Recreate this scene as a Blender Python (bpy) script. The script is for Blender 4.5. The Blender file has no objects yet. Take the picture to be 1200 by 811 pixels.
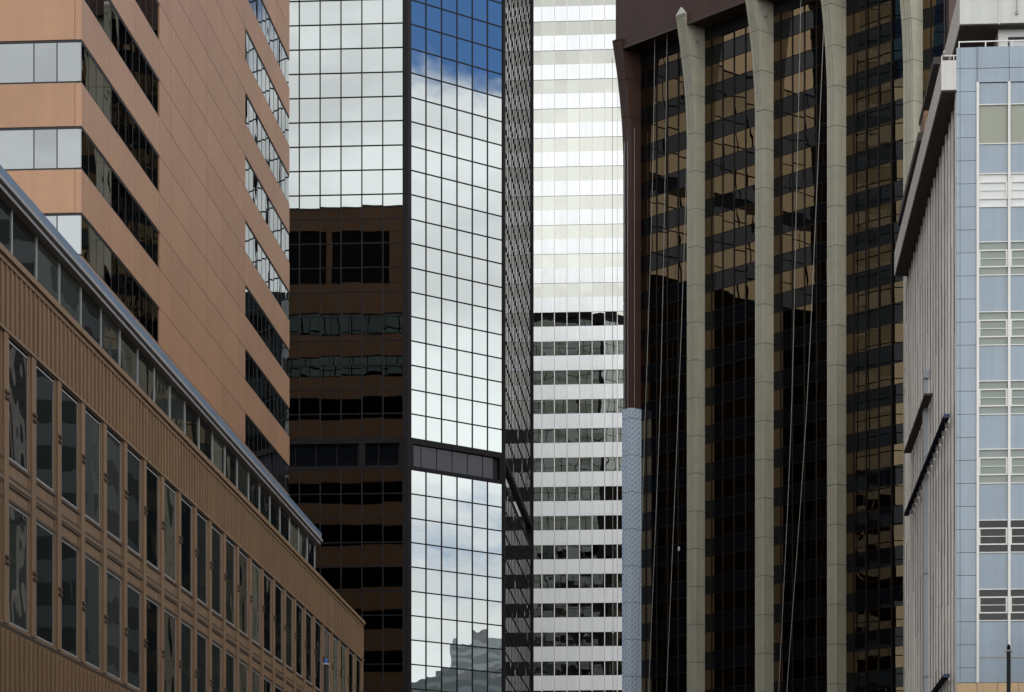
import bpy, math, random
from mathutils import Vector
random.seed(11)
S = bpy.context.scene
COL = S.collection
R = math.radians

# ------------------------------------------------------------------ camera
cam_d = bpy.data.cameras.new("camera")
cam = bpy.data.objects.new("camera", cam_d)
COL.objects.link(cam)
cam.location = (0, 0, 1.7)
cam.rotation_euler = (R(90), 0, R(4.2535))
cam_d.sensor_width = 36.0
cam_d.lens = 96.0
cam_d.shift_y = 0.6246
cam_d.clip_start = 0.5
cam_d.clip_end = 6000
S.camera = cam

# ------------------------------------------------------------------ exposure
S.view_settings.view_transform = 'Standard'
S.view_settings.look = 'None'
S.view_settings.exposure = 0.0
S.view_settings.gamma = 1.0
S.view_settings.use_curve_mapping = False
S.cycles.max_bounces = 14
S.cycles.glossy_bounces = 10
S.cycles.diffuse_bounces = 4
S.cycles.sample_clamp_indirect = 6.0
S.cycles.blur_glossy = 0.0
S.cycles.caustics_reflective = False

# ------------------------------------------------------------------ sky and sun
SUN_EL, SUN_AZ = 50.0, 186.0          # azimuth clockwise from +Y (the street runs along +Y)
w = bpy.data.worlds.new("World")
S.world = w
w.use_nodes = True
nt = w.node_tree
nt.nodes.clear()


def N(tree, typ, **kw):
    n = tree.nodes.new(typ)
    for k, v in kw.items():
        if k.startswith('i_'):
            key = k[2:]
            n.inputs[int(key) if key.isdigit() else key.replace('_', ' ')].default_value = v
        else:
            setattr(n, k, v)
    return n


def math_n(tree, op, a, b=None, clamp=False):
    n = tree.nodes.new('ShaderNodeMath')
    n.operation = op
    n.use_clamp = clamp
    for i, x in enumerate((a, b)):
        if x is None:
            continue
        if isinstance(x, (int, float)):
            n.inputs[i].default_value = x
        else:
            tree.links.new(x, n.inputs[i])
    return n.outputs[0]


def maprange(tree, x, a, b, c, d, smooth=True):
    n = tree.nodes.new('ShaderNodeMapRange')
    n.interpolation_type = 'SMOOTHSTEP' if smooth else 'LINEAR'
    tree.links.new(x, n.inputs[0])
    for i, v in enumerate((a, b, c, d)):
        n.inputs[i + 1].default_value = v
    return n.outputs[0]


L = nt.links.new
sky = N(nt, 'ShaderNodeTexSky', sky_type='NISHITA')
sky.sun_disc = False
sky.sun_elevation = R(SUN_EL)
sky.sun_rotation = R(SUN_AZ)
sky.altitude = 1600
sky.air_density = 1.0
sky.dust_density = 0.4
sky.ozone_density = 2.0
tc = N(nt, 'ShaderNodeTexCoord')
sep = N(nt, 'ShaderNodeSeparateXYZ')
L(tc.outputs['Generated'], sep.inputs[0])
mp = N(nt, 'ShaderNodeMapping')
mp.inputs['Scale'].default_value = (1.0, 1.0, 2.6)
mp.inputs['Location'].default_value = (0.35, 1.7, 0.2)
L(tc.outputs['Generated'], mp.inputs['Vector'])
n1 = N(nt, 'ShaderNodeTexNoise', i_Scale=4.6, i_Detail=9.0, i_Roughness=0.56, i_Distortion=0.35)
L(mp.outputs[0], n1.inputs['Vector'])
n2 = N(nt, 'ShaderNodeTexNoise', i_Scale=7.5, i_Detail=7.0, i_Roughness=0.55, i_Distortion=0.2)
L(mp.outputs[0], n2.inputs['Vector'])
# more cloud low over the rooftops and towards -Y, a clear gap above 17 degrees towards +X
el = sep.outputs['Z']
low0 = maprange(nt, el, 0.275, 0.36, 0.27, -0.15)
low = math_n(nt, 'SUBTRACT', low0, maprange(nt, el, 0.12, 0.23, 0.13, 0.0))
high = maprange(nt, el, 0.40, 0.62, 0.0, 0.34)
back = maprange(nt, sep.outputs['Y'], -0.25, -0.75, 0.0, 0.42)
bias = math_n(nt, 'ADD', math_n(nt, 'ADD', low, high), back)
dens = math_n(nt, 'ADD', math_n(nt, 'SUBTRACT', math_n(nt, 'MULTIPLY', n1.outputs['Fac'], 1.5), 0.25), bias)
mask = maprange(nt, dens, 0.40, 0.64, 0.0, 1.0)
cl0 = maprange(nt, n2.outputs['Fac'], 0.32, 0.68, 19.5, 28.5)
# thick grey cloud overhead, brighter towards both ends of the cross street
over = math_n(nt, 'ADD', maprange(nt, math_n(nt, 'ABSOLUTE', sep.outputs['X']), 0.35, 0.80, 0.0, 0.55), maprange(nt, sep.outputs['X'], 0.3, 0.75, 0.22, 0.60))
A_ = maprange(nt, el, 0.31, 0.56, 1.0, 0.0)
cl1 = math_n(nt, 'MULTIPLY', cl0, math_n(nt, 'ADD', A_, math_n(nt, 'MULTIPLY', math_n(nt, 'SUBTRACT', 1.0, A_), over)))
side = math_n(nt, 'MULTIPLY', maprange(nt, sep.outputs['X'], 0.3, 0.9, 0.0, 0.10), maprange(nt, el, 0.31, 0.55, 1.0, 0.0))
rear = math_n(nt, 'MULTIPLY', maprange(nt, sep.outputs['Y'], -0.3, -0.9, 0.0, -0.02), maprange(nt, el, 0.31, 0.55, 1.0, 0.0))
cl = math_n(nt, 'MULTIPLY', cl1, math_n(nt, 'ADD', math_n(nt, 'ADD', side, rear), 1.0))
ccol = N(nt, 'ShaderNodeCombineColor')
L(math_n(nt, 'MULTIPLY', cl, 0.985), ccol.inputs[0])
L(cl, ccol.inputs[1])
L(math_n(nt, 'MULTIPLY', cl, 0.995), ccol.inputs[2])
skyt = N(nt, 'ShaderNodeMix', data_type='RGBA', blend_type='MULTIPLY')
skyt.inputs[0].default_value = 1.0
L(sky.outputs[0], skyt.inputs[6])
skyt.inputs[7].default_value = (1.5, 2.1, 2.7, 1)
mix = N(nt, 'ShaderNodeMix', data_type='RGBA')
L(mask, mix.inputs[0])
L(skyt.outputs[2], mix.inputs[6])
L(ccol.outputs[0], mix.inputs[7])
bg = N(nt, 'ShaderNodeBackground')
bg.inputs['Strength'].default_value = 0.1
L(mix.outputs[2], bg.inputs['Color'])
wo = N(nt, 'ShaderNodeOutputWorld')
L(bg.outputs[0], wo.inputs[0])

sun_d = bpy.data.lights.new("sun", 'SUN')
sun_d.energy = 0.55
sun_d.angle = R(12)
sun_d.color = (1.0, 0.93, 0.84)
sun = bpy.data.objects.new("sun", sun_d)
COL.objects.link(sun)
saz = R(SUN_AZ)
sdir = Vector((math.sin(saz) * math.cos(R(SUN_EL)), math.cos(saz) * math.cos(R(SUN_EL)), math.sin(R(SUN_EL))))
sun.rotation_euler = sdir.to_track_quat('Z', 'Y').to_euler()
sun.location = (0, -50, 300)


# ------------------------------------------------------------------ materials
def mat(name, base, rough=0.5, metal=0.0, spec=0.5, var=0.0, nscale=0.6, streak=0.0, island=0.0, bump=0.0, bscale=30.0):
    m = bpy.data.materials.new(name)
    m.use_nodes = True
    t = m.node_tree
    b = t.nodes['Principled BSDF']
    b.inputs['Roughness'].default_value = rough
    b.inputs['Metallic'].default_value = metal
    b.inputs['Specular IOR Level'].default_value = spec
    b.inputs['Base Color'].default_value = (*base, 1)
    lk = t.links.new
    tcn = N(t, 'ShaderNodeTexCoord')
    fac = None
    if var:
        n = N(t, 'ShaderNodeTexNoise', i_Scale=nscale, i_Detail=8.0, i_Roughness=0.65)
        lk(tcn.outputs['Object'], n.inputs['Vector'])
        fac = maprange(t, n.outputs['Fac'], 0.25, 0.75, 1 - var, 1 + var, False)
    if streak:
        mpn = N(t, 'ShaderNodeMapping')
        mpn.inputs['Scale'].default_value = (1.6, 1.6, 0.05)
        lk(tcn.outputs['Object'], mpn.inputs['Vector'])
        n = N(t, 'ShaderNodeTexNoise', i_Scale=1.4, i_Detail=6.0, i_Roughness=0.7)
        lk(mpn.outputs[0], n.inputs['Vector'])
        f2 = maprange(t, n.outputs['Fac'], 0.3, 0.7, 1 - streak, 1 + streak * 0.4, False)
        fac = f2 if fac is None else math_n(t, 'MULTIPLY', fac, f2)
    if island:
        g = N(t, 'ShaderNodeNewGeometry')
        f3 = maprange(t, g.outputs['Random Per Island'], 0, 1, 1 - island, 1 + island, False)
        fac = f3 if fac is None else math_n(t, 'MULTIPLY', fac, f3)
    if fac is not None:
        v = N(t, 'ShaderNodeVectorMath', operation='SCALE')
        v.inputs[0].default_value = base
        lk(fac, v.inputs['Scale'])
        lk(v.outputs[0], b.inputs['Base Color'])
    if bump:
        n = N(t, 'ShaderNodeTexNoise', i_Scale=bscale, i_Detail=4.0)
        lk(tcn.outputs['Object'], n.inputs['Vector'])
        bn = N(t, 'ShaderNodeBump')
        bn.inputs['Strength'].default_value = 0.3
        bn.inputs['Distance'].default_value = bump
        lk(n.outputs['Fac'], bn.inputs['Height'])
        lk(bn.outputs[0], b.inputs['Normal'])
    return m


def glass(name, base, metal=1.0, rough=0.0, amp=0.0012, scale=0.7, pillow=0.0012, var=0.04, ior=1.52, coat_tint=None):
    """Mirror or dark window glass; every pane bows a little on its own."""
    m = bpy.data.materials.new(name)
    m.use_nodes = True
    t = m.node_tree
    lk = t.links.new
    b = t.nodes['Principled BSDF']
    b.inputs['Roughness'].default_value = rough
    b.inputs['Metallic'].default_value = metal
    b.inputs['IOR'].default_value = ior
    if coat_tint:
        b.inputs['Specular Tint'].default_value = (*coat_tint, 1)
    tcn = N(t, 'ShaderNodeTexCoord')
    g = N(t, 'ShaderNodeNewGeometry')
    rnd = g.outputs['Random Per Island']
    n = N(t, 'ShaderNodeTexNoise', i_Scale=scale, i_Detail=1.0, i_Roughness=0.4)
    off = N(t, 'ShaderNodeVectorMath', operation='ADD')
    lk(tcn.outputs['Object'], off.inputs[0])
    cmb = N(t, 'ShaderNodeCombineXYZ')
    lk(math_n(t, 'MULTIPLY', rnd, 37.0), cmb.inputs[2])
    lk(cmb.outputs[0], off.inputs[1])
    lk(off.outputs[0], n.inputs['Vector'])
    h = math_n(t, 'MULTIPLY', n.outputs['Fac'], amp)
    su = N(t, 'ShaderNodeSeparateXYZ')
    lk(tcn.outputs['UV'], su.inputs[0])
    du = math_n(t, 'SUBTRACT', su.outputs[0], 0.5)
    dv = math_n(t, 'SUBTRACT', su.outputs[1], 0.5)
    r2 = math_n(t, 'ADD', math_n(t, 'MULTIPLY', du, du), math_n(t, 'MULTIPLY', dv, dv))
    bow = math_n(t, 'MULTIPLY', math_n(t, 'SUBTRACT', rnd, 0.35), pillow * 2)
    h = math_n(t, 'ADD', h, math_n(t, 'MULTIPLY', r2, bow))
    bn = N(t, 'ShaderNodeBump')
    bn.inputs['Strength'].default_value = 1.0
    bn.inputs['Distance'].default_value = 1.0
    lk(h, bn.inputs['Height'])
    lk(bn.outputs[0], b.inputs['Normal'])
    v = N(t, 'ShaderNodeVectorMath', operation='SCALE')
    v.inputs[0].default_value = base
    lk(maprange(t, rnd, 0, 1, 1 - var, 1 + var, False), v.inputs['Scale'])
    lk(v.outputs[0], b.inputs['Base Color'])
    return m


M = {}
M['stone'] = mat('red_brown_granite', (0.385, 0.205, 0.112), 0.42, var=0.08, nscale=0.35, streak=0.10, island=0.055)
M['joint'] = mat('dark_joint', (0.035, 0.025, 0.02), 0.8)
M['dark_frame'] = mat('dark_anodised_frame', (0.012, 0.012, 0.014), 0.4, spec=0.3)
M['black_metal'] = mat('black_metal', (0.009, 0.008, 0.010), 0.6, spec=0.2, var=0.1)
M['louvre'] = mat('black_louvre', (0.006, 0.006, 0.006), 0.7)
M['bronze_panel'] = mat('brown_ribbed_metal', (0.225, 0.135, 0.072), 0.5, var=0.1, nscale=0.5, streak=0.18)
M['bronze_dark'] = mat('dark_bronze', (0.06, 0.036, 0.022), 0.55)
M['mullion_brown'] = mat('black_brown_mullion', (0.016, 0.010, 0.008), 0.6, spec=0.25)
M['light_frame'] = mat('pale_window_trim', (0.36, 0.37, 0.36), 0.45)
M['roof_blue'] = mat('blue_grey_roof_metal', (0.17, 0.24, 0.33), 0.35, metal=0.3, var=0.06, streak=0.1)
M['roof_grey'] = mat('grey_roof_lip', (0.30, 0.28, 0.27), 0.45, var=0.08)
M['core'] = mat('dark_interior', (0.02, 0.02, 0.02), 0.8)
M['roofing'] = mat('flat_roof_gravel', (0.25, 0.24, 0.22), 0.9, var=0.1)
M['white_panel'] = mat('white_spandrel_metal', (0.73, 0.735, 0.745), 0.24, metal=0.36, var=0.03, streak=0.10, island=0.03)
M['white_trim'] = mat('white_painted_trim', (0.72, 0.71, 0.69), 0.5, var=0.04, streak=0.1)
M['pier'] = mat('olive_grey_stone', (0.47, 0.45, 0.355), 0.5, var=0.10, nscale=0.8, streak=0.16, island=0.04)
M['brown_metal'] = mat('dark_brown_metal', (0.085, 0.046, 0.036), 0.55, spec=0.25, var=0.15, nscale=0.25, streak=0.2)
M['slab_white'] = mat('off_white_slab', (0.56, 0.57, 0.55), 0.6, var=0.05, streak=0.08)
M['rail'] = mat('pale_metal_rail', (0.45, 0.45, 0.46), 0.35, metal=0.4)
M['blue_panel'] = mat('pale_blue_enamel_panel', (0.27, 0.335, 0.40), 0.25, var=0.07, nscale=0.8, streak=0.10, island=0.04, bump=0.02, bscale=0.9)
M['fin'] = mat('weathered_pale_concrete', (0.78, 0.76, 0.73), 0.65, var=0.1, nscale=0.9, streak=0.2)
M['fin_recess_shade'] = mat('shade_darkened_infill', (0.085, 0.08, 0.075), 0.75, var=0.18, nscale=1.2, streak=0.25)  # concrete darkened to deepen the shade in the recesses between fins
M['vent'] = mat('dark_vent', (0.03, 0.028, 0.026), 0.7)
M['tan_stone'] = mat('tan_stone', (0.52, 0.36, 0.21), 0.6, var=0.14, nscale=4.0, island=0.04)
M['blind'] = mat('olive_blind', (0.34, 0.36, 0.29), 0.6, var=0.05, streak=0.08)
M['white_blind'] = mat('white_blind', (0.80, 0.82, 0.80), 0.5, var=0.03)
M['navy'] = mat('navy_painted_metal', (0.006, 0.009, 0.026), 0.8, spec=0.1)
M['navy_bright'] = mat('bright_navy_cap', (0.012, 0.035, 0.12), 0.35)
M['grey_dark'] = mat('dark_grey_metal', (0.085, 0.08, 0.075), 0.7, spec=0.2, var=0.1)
M['concrete'] = mat('grey_concrete', (0.40, 0.39, 0.38), 0.7, var=0.1, nscale=0.6, streak=0.15)
M['cornice_paint'] = mat('pale_grey_cornice', (0.58, 0.57, 0.55), 0.6, var=0.06, nscale=0.7, streak=0.14)
M['pipe'] = mat('pale_blue_pipe', (0.42, 0.47, 0.52), 0.4)
M['rope'] = mat('pale_rope', (0.42, 0.42, 0.40), 0.8)
M['post'] = mat('dark_green_post', (0.012, 0.02, 0.018), 0.35)
M['post_cap'] = mat('blue_cap', (0.03, 0.12, 0.45), 0.3)
M['post_collar'] = mat('pale_collar', (0.6, 0.5, 0.4), 0.4)
M['asphalt'] = mat('asphalt', (0.05, 0.05, 0.05), 0.9, var=0.2, nscale=3.0)
M['paving'] = mat('paving', (0.27, 0.26, 0.25), 0.85, var=0.1, nscale=2.0)
M['ground'] = mat('city_ground', (0.2, 0.19, 0.18), 0.9, var=0.15)
M['paint'] = mat('road_paint', (0.75, 0.75, 0.72), 0.6)
M['far_hazed'] = mat('hazed_grey_facade', (0.66, 0.69, 0.68), 0.7, var=0.05)  # grey lightened so the colour carries the distance haze
M['far_dark'] = mat('far_dark_glass', (0.10, 0.115, 0.12), 0.4)
M['far_mid'] = mat('far_mid_facade', (0.40, 0.43, 0.43), 0.7)
M['far_shade'] = mat('far_shade_facade', (0.26, 0.28, 0.28), 0.7)
M['far_pale'] = mat('far_pale_facade', (0.80, 0.79, 0.76), 0.6, var=0.08)
M['far_tan'] = mat('far_tan_facade', (0.40, 0.30, 0.20), 0.7, var=0.08)

# brick
mb_ = mat('brown_brick', (0.33, 0.17, 0.09), 0.8)
t_ = mb_.node_tree
br = N(t_, 'ShaderNodeTexBrick', i_Scale=1.0)
br.inputs['Color1'].default_value = (0.34, 0.17, 0.08, 1)
br.inputs['Color2'].default_value = (0.26, 0.13, 0.07, 1)
br.inputs['Mortar'].default_value = (0.30, 0.24, 0.18, 1)
br.inputs['Brick Width'].default_value = 0.6
br.inputs['Row Height'].default_value = 0.28
br.inputs['Mortar Size'].default_value = 0.03
t_.links.new(N(t_, 'ShaderNodeTexCoord').outputs['UV'], br.inputs['Vector'])
t_.links.new(br.outputs['Color'], t_.nodes['Principled BSDF'].inputs['Base Color'])
M['brick'] = mb_
br.inputs['Color1'].default_value = (0.24, 0.13, 0.07, 1)
br.inputs['Color2'].default_value = (0.19, 0.10, 0.06, 1)
br.inputs['Mortar'].default_value = (0.2, 0.16, 0.12, 1)

# printed protective sheet: pale blue with short slanted blue strokes
mw = mat('printed_blue_sheet', (0.45, 0.55, 0.68), 0.45)
t_ = mw.node_tree
uvn = N(t_, 'ShaderNodeTexCoord').outputs['UV']
s_ = N(t_, 'ShaderNodeSeparateXYZ')
t_.links.new(uvn, s_.inputs[0])
sl = math_n(t_, 'SUBTRACT', s_.outputs[1], math_n(t_, 'MULTIPLY', s_.outputs[0], 0.75))
ph = math_n(t_, 'FRACT', math_n(t_, 'MULTIPLY', sl, 2.2))
stroke = math_n(t_, 'MULTIPLY', math_n(t_, 'LESS_THAN', ph, 0.36), math_n(t_, 'LESS_THAN', math_n(t_, 'FRACT', math_n(t_, 'MULTIPLY', s_.outputs[0], 2.6)), 0.62))
nx = N(t_, 'ShaderNodeTexNoise', i_Scale=9.0, i_Detail=2.0)
t_.links.new(uvn, nx.inputs['Vector'])
gaps = math_n(t_, 'GREATER_THAN', nx.outputs['Fac'], 0.44)
fr_ = math_n(t_, 'MULTIPLY', stroke, gaps)
mx = N(t_, 'ShaderNodeMix', data_type='RGBA')
t_.links.new(fr_, mx.inputs[0])
mx.inputs[6].default_value = (0.74, 0.86, 0.97, 1)
mx.inputs[7].default_value = (0.32, 0.47, 0.88, 1)
t_.links.new(mx.outputs[2], t_.nodes['Principled BSDF'].inputs['Base Color'])
M['wrap'] = mw

G = {}
G['mirror'] = glass('silver_mirror_glass', (0.275, 0.292, 0.292), amp=0.0022, scale=0.5, pillow=0.0026, var=0.03)
G['granite_win'] = glass('grey_reflective_glass', (0.205, 0.215, 0.222), amp=0.0020, scale=0.5, pillow=0.003, var=0.06)
G['dimmed_rear_win'] = glass('dimmed_green_glass', (0.085, 0.10, 0.095), amp=0.002, pillow=0.003, var=0.1)  # granite tower's window glass, darkened to dim the reflection at the rear
G['white_tower'] = glass('silver_green_glass', (0.31, 0.315, 0.287), amp=0.0030, scale=0.4, pillow=0.004, var=0.06)
G['bronze'] = glass('bronze_reflective_glass', (0.165, 0.117, 0.07), amp=0.0017, scale=0.4, pillow=0.0022, var=0.08)
G['glare_tint'] = glass('glare_tint_glass', (1.0, 0.68, 0.36), amp=0.0017, scale=0.4, pillow=0.0022, var=0.08)  # brighter tint stands in for a bright sky reflection on bronze panes
G['black_glass'] = glass('black_spandrel_glass', (0.005, 0.006, 0.008), metal=0.0, ior=1.34, amp=0.0022, scale=0.45, pillow=0.003)
G['dark_win'] = glass('dark_window_glass', (0.008, 0.010, 0.010), metal=0.0, ior=1.4, amp=0.004, scale=0.6, pillow=0.004, var=0.4)
G['curtain_win'] = glass('dark_glass_before_curtain', (0.032, 0.037, 0.031), metal=0.0, ior=1.4, amp=0.004, scale=0.6, pillow=0.004, var=0.3)
G['tower_mirror'] = glass('far_tower_mirror', (0.22, 0.22, 0.21), amp=0.002, pillow=0.003, var=0.08)
G['violet_win'] = glass('violet_grey_glass', (0.035, 0.036, 0.05), metal=0.0, ior=1.25, amp=0.001, pillow=0.001)


# ------------------------------------------------------------------ mesh helpers
class Fr:
    """A facade frame: u along the wall, z up, n outward."""
    def __init__(s, ox, oy, ux, uy):
        l = math.hypot(ux, uy)
        s.o = (ox, oy)
        s.u = (ux / l, uy / l)
        s.n = (s.u[1], -s.u[0])

    def p(s, u, z, n=0.0):
        return (s.o[0] + u * s.u[0] + n * s.n[0], s.o[1] + u * s.u[1] + n * s.n[1], z)


class MB:
    def __init__(s):
        s.v = []
        s.f = []
        s.uv = []
        s.mi = []

    def poly(s, pts, uv=None, mi=0):
        k = len(s.v)
        s.v += pts
        s.f.append(tuple(range(k, k + len(pts))))
        if uv is None:
            uv = [(0, 0), (1, 0), (1, 1), (0, 1)][:len(pts)] if len(pts) <= 4 else [(0, 0)] * len(pts)
        s.uv += uv
        s.mi.append(mi)

    def box(s, fr, u0, u1, z0, z1, n0, n1, mi=0):
        k = len(s.v)
        P = fr.p
        s.v += [P(u0, z0, n1), P(u1, z0, n1), P(u1, z1, n1), P(u0, z1, n1),
                P(u0, z0, n0), P(u1, z0, n0), P(u1, z1, n0), P(u0, z1, n0)]
        du, dz, dn = u1 - u0, z1 - z0, n1 - n0
        for q, uu in (((0, 1, 2, 3), [(u0, z0), (u1, z0), (u1, z1), (u0, z1)]),
                      ((1, 5, 6, 2), [(u1, z0), (u1 + dn, z0), (u1 + dn, z1), (u1, z1)]),
                      ((4, 0, 3, 7), [(u0 - dn, z0), (u0, z0), (u0, z1), (u0 - dn, z1)]),
                      ((5, 4, 7, 6), [(0, 0), (du, 0), (du, dz), (0, dz)]),
                      ((3, 2, 6, 7), [(0, 0), (du, 0), (du, dn), (0, dn)]),
                      ((4, 5, 1, 0), [(0, 0), (du, 0), (du, dn), (0, dn)])):
            s.f.append(tuple(k + i for i in q))
            s.uv += uu
            s.mi.append(mi)

    def pane(s, fr, u0, u1, z0, z1, n, tilt=0.0006, mi=0):
        a = random.gauss(0, tilt) * (u1 - u0) / 2
        b = random.gauss(0, tilt) * (z1 - z0) / 2
        s.poly([fr.p(u0, z0, n - a - b), fr.p(u1, z0, n + a - b), fr.p(u1, z1, n + a + b), fr.p(u0, z1, n - a + b)], mi=mi)

    def prism(s, pts, z0, z1, mi=0, cap=True):
        """vertical prism over a counter-clockwise plan polygon"""
        m = len(pts)
        for i in range(m):
            a, b = pts[i], pts[(i + 1) % m]
            s.poly([(a[0], a[1], z0), (b[0], b[1], z0), (b[0], b[1], z1), (a[0], a[1], z1)], mi=mi)
        if cap:
            s.poly([(p[0], p[1], z1) for p in pts], mi=mi)

    def tube(s, path, r, seg=8, mi=0, cap=True):
        rings = []
        m = len(path)
        for i, p in enumerate(path):
            a = Vector(path[max(0, i - 1)])
            b = Vector(path[min(m - 1, i + 1)])
            d = (b - a).normalized()
            x = d.cross(Vector((0, 1, 0.01))).normalized() if abs(d.z) > 0.5 else d.cross(Vector((0, 0, 1))).normalized()
            y = d.cross(x).normalized()
            rr = r[i] if isinstance(r, (list, tuple)) else r
            k = len(s.v)
            for j in range(seg):
                t = 2 * math.pi * j / seg
                q = Vector(p) + x * (math.cos(t) * rr) + y * (math.sin(t) * rr)
                s.v.append(tuple(q))
            rings.append(k)
        for i in range(m - 1):
            for j in range(seg):
                j2 = (j + 1) % seg
                s.f.append((rings[i] + j, rings[i] + j2, rings[i + 1] + j2, rings[i + 1] + j))
                s.uv += [(0, 0), (1, 0), (1, 1), (0, 1)]
                s.mi.append(mi)
        if cap:
            s.f.append(tuple(rings[0] + j for j in range(seg))[::-1])
            s.uv += [(0, 0)] * seg
            s.mi.append(mi)
            s.f.append(tuple(rings[-1] + j for j in range(seg)))
            s.uv += [(0, 0)] * seg
            s.mi.append(mi)

    def build(s, name, mats, parent=None, kind=None, label=None, smooth=False):
        if not isinstance(mats, (list, tuple)):
            mats = [mats]
        o0 = Vector((0, 0, 0))
        p = parent
        while p is not None:
            o0 += p.location
            p = p.parent
        me = bpy.data.meshes.new(name)
        me.from_pydata([(x - o0.x, y - o0.y, z - o0.z) for x, y, z in s.v], [], s.f)
        ul = me.uv_layers.new(name='UVMap')
        ul.data.foreach_set('uv', [c for q in s.uv for c in q])
        me.polygons.foreach_set('material_index', s.mi)
        for m in mats:
            me.materials.append(m)
        if smooth:
            me.polygons.foreach_set('use_smooth', [True] * len(me.polygons))
        me.update()
        o = bpy.data.objects.new(name, me)
        COL.objects.link(o)
        if parent is not None:
            o.parent = parent
        if kind:
            o['kind'] = kind
        if label:
            o['label'] = label
        return o


def thing(name, label, cat, loc, group=None):
    o = bpy.data.objects.new(name, None)
    COL.objects.link(o)
    o.location = loc
    o.empty_display_size = 2
    o['label'] = label
    o['category'] = cat
    if group:
        o['group'] = group
    return o


def tag(o, label, cat, group=None):
    o['label'] = label
    o['category'] = cat
    if group:
        o['group'] = group
    return o


# ------------------------------------------------------------------ ground, road, pavements
m = MB()
m.poly([(-3000, -3000, 0), (3000, -3000, 0), (3000, 3000, 0), (-3000, 3000, 0)])
m.build('ground', M['ground'], kind='structure')
m = MB()
m.poly([(-8.8, -120, .004), (5.8, -120, .004), (5.8, 205, .004), (-8.8, 205, .004)])
m.build('road', M['asphalt'], kind='structure')
m = MB()
m.poly([(-200, 188, .008), (200, 188, .008), (200, 208, .008), (-200, 208, .008)])
m.build('road', M['asphalt'], kind='structure')
W = Fr(0, 0, 1, 0)
for x0, x1 in ((-16.6, -8.8), (5.8, 12.4)):
    m = MB()
    m.box(Fr(0, 0, 0, 1), -120, 182, 0.0, 0.13, x0, x1)
    m.build('pavement', M['paving'], kind='structure')
m = MB()
for k in range(50):
    y = -110 + k * 6
    m.poly([(-1.56, y, .012), (-1.44, y, .012), (-1.44, y + 3, .012), (-1.56, y + 3, .012)])
m.build('road_marking', M['paint'], kind='structure')

# ------------------------------------------------------------------ brown granite tower with ribbon windows
AX, AY0, AY1 = -28.45, 121.18, 181.45
tower = thing('office_tower', 'red brown granite tower with dark ribbon windows rising behind the low bronze building', 'office tower', (-44, 151, 0))
fs = Fr(AX, AY0, 0, 1)                 # street face
ff = Fr(AX - 32, AY0, 1, 0)            # front face, u=32 at the street corner
fb = Fr(AX, AY1, -1, 0)                # rear face
ZT = [44.3 + 3.9 * k for k in range(-11, 6)]   # window heads
ROOF = 73.6
m = MB()
m.box(ff, 0.3, 31.7, 0, ROOF - .6, -59.97, -0.3)
m.build('wall_core', M['joint'], tower)
wall = MB()
g = 0.016


def panels(fr, us, z0, z1, n0=-0.3, n1=0.0):
    for a, b in zip(us, us[1:]):
        wall.box(fr, a + g, b - g, z0 + g, z1 - g, n0, n1)


us_s = [0, 5.77, 11.55, 17.33, 20.42, 25.47, 30.41, 35.3, 40.47, 43.0, 48.76, 54.5, 60.27]
us_mid = [17.33, 20.42, 25.47, 30.41, 35.3, 40.47, 43.0]
us_f = [0.3, 4, 8, 12, 16, 20, 24, 28, 31.7]
us_b = [0.3, 4, 8, 12, 16, 20, 24, 28, 32]
for zt in ZT:
    zb = zt - 1.92
    lo = zb - 1.98
    panels(fs, us_s, lo, zb)
    panels(fs, us_mid, zb, zt)
    panels(ff, us_f, lo, zb)
    panels(fb, us_b, lo, zb)
ztop = ZT[-1]
for z0, z1 in ((ztop, ztop + 1.98), (ztop + 1.98, ztop + 3.9), (ztop + 3.9, ztop + 5.88), (ztop + 5.88, ztop + 7.8), (ztop + 7.8, ROOF)):
    panels(fs, us_s, z0, z1)
    panels(ff, us_f, z0, z1)
panels(fb, us_b, ztop, 66.6)
panels(fb, us_b, 71.5, ROOF)
for a, b in ((0.3, 1.5), (6.95, 7.5), (13, 13.6), (19, 19.6), (25, 25.6), (31, 32)):
    panels(fb, [a, b], 66.6, 71.5)
wall.build('wall', M['stone'], tower)
m = MB()
m.box(ff, -0.02, 32.02, ROOF, ROOF + 0.15, -60.3, 0.02)
m.build('roof', M['roofing'], tower)
m = MB()
for k in range(24):
    z = 66.7 + k * 0.2
    for a, b in ((1.5, 6.95), (7.5, 13), (13.6, 19), (19.6, 25), (25.6, 31)):
        m.box(fb, a, b, z, z + .08, -0.27, -0.18)
m.build('louvre', M['louvre'], tower)


def ribbon(fr, u0, u1, z0, z1, muls, parent, gl, n=-0.05, side=0.02):
    gm = MB()
    edges = [u0] + muls + [u1]
    for a, b in zip(edges, edges[1:]):
        gm.pane(fr, a + .01, b - .01, z0 + .02, z1 - .02, n, 0.0009)
    o = gm.build('window', gl, parent)
    fm = MB()
    fm.box(fr, u0, u1, z1 - .10, z1, n - .12, n + .02)
    fm.box(fr, u0, u1, z0, z0 + .07, n - .12, n + .02)
    for u in muls:
        fm.box(fr, u - .025, u + .025, z0 + .07, z1 - .1, n - .12, n + .012)
    fm.build('frame', M['dark_frame'], o)
    return o


for zt in ZT:
    zb = zt - 1.92
    ribbon(fs, 0.01, 17.33, zb, zt, [17.33 * i / 11 for i in range(1, 11)], tower, G['granite_win'])
    ribbon(fs, 43.0, 60.26, zb, zt, [43.0 + 17.27 * i / 11 for i in range(1, 11)], tower, G['granite_win'])
    ribbon(ff, 0.3, 31.99, zb, zt, [2.4, 5, 7.6, 10.2, 12.8, 15.4, 18, 20.6, 23.4, 26.6, 29.81, 30.87], tower, G['granite_win'])
    ribbon(fb, 0.3, 31.9, zb, zt, [32 * i / 18 for i in range(1, 18)], tower, G['dimmed_rear_win'])

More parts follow.
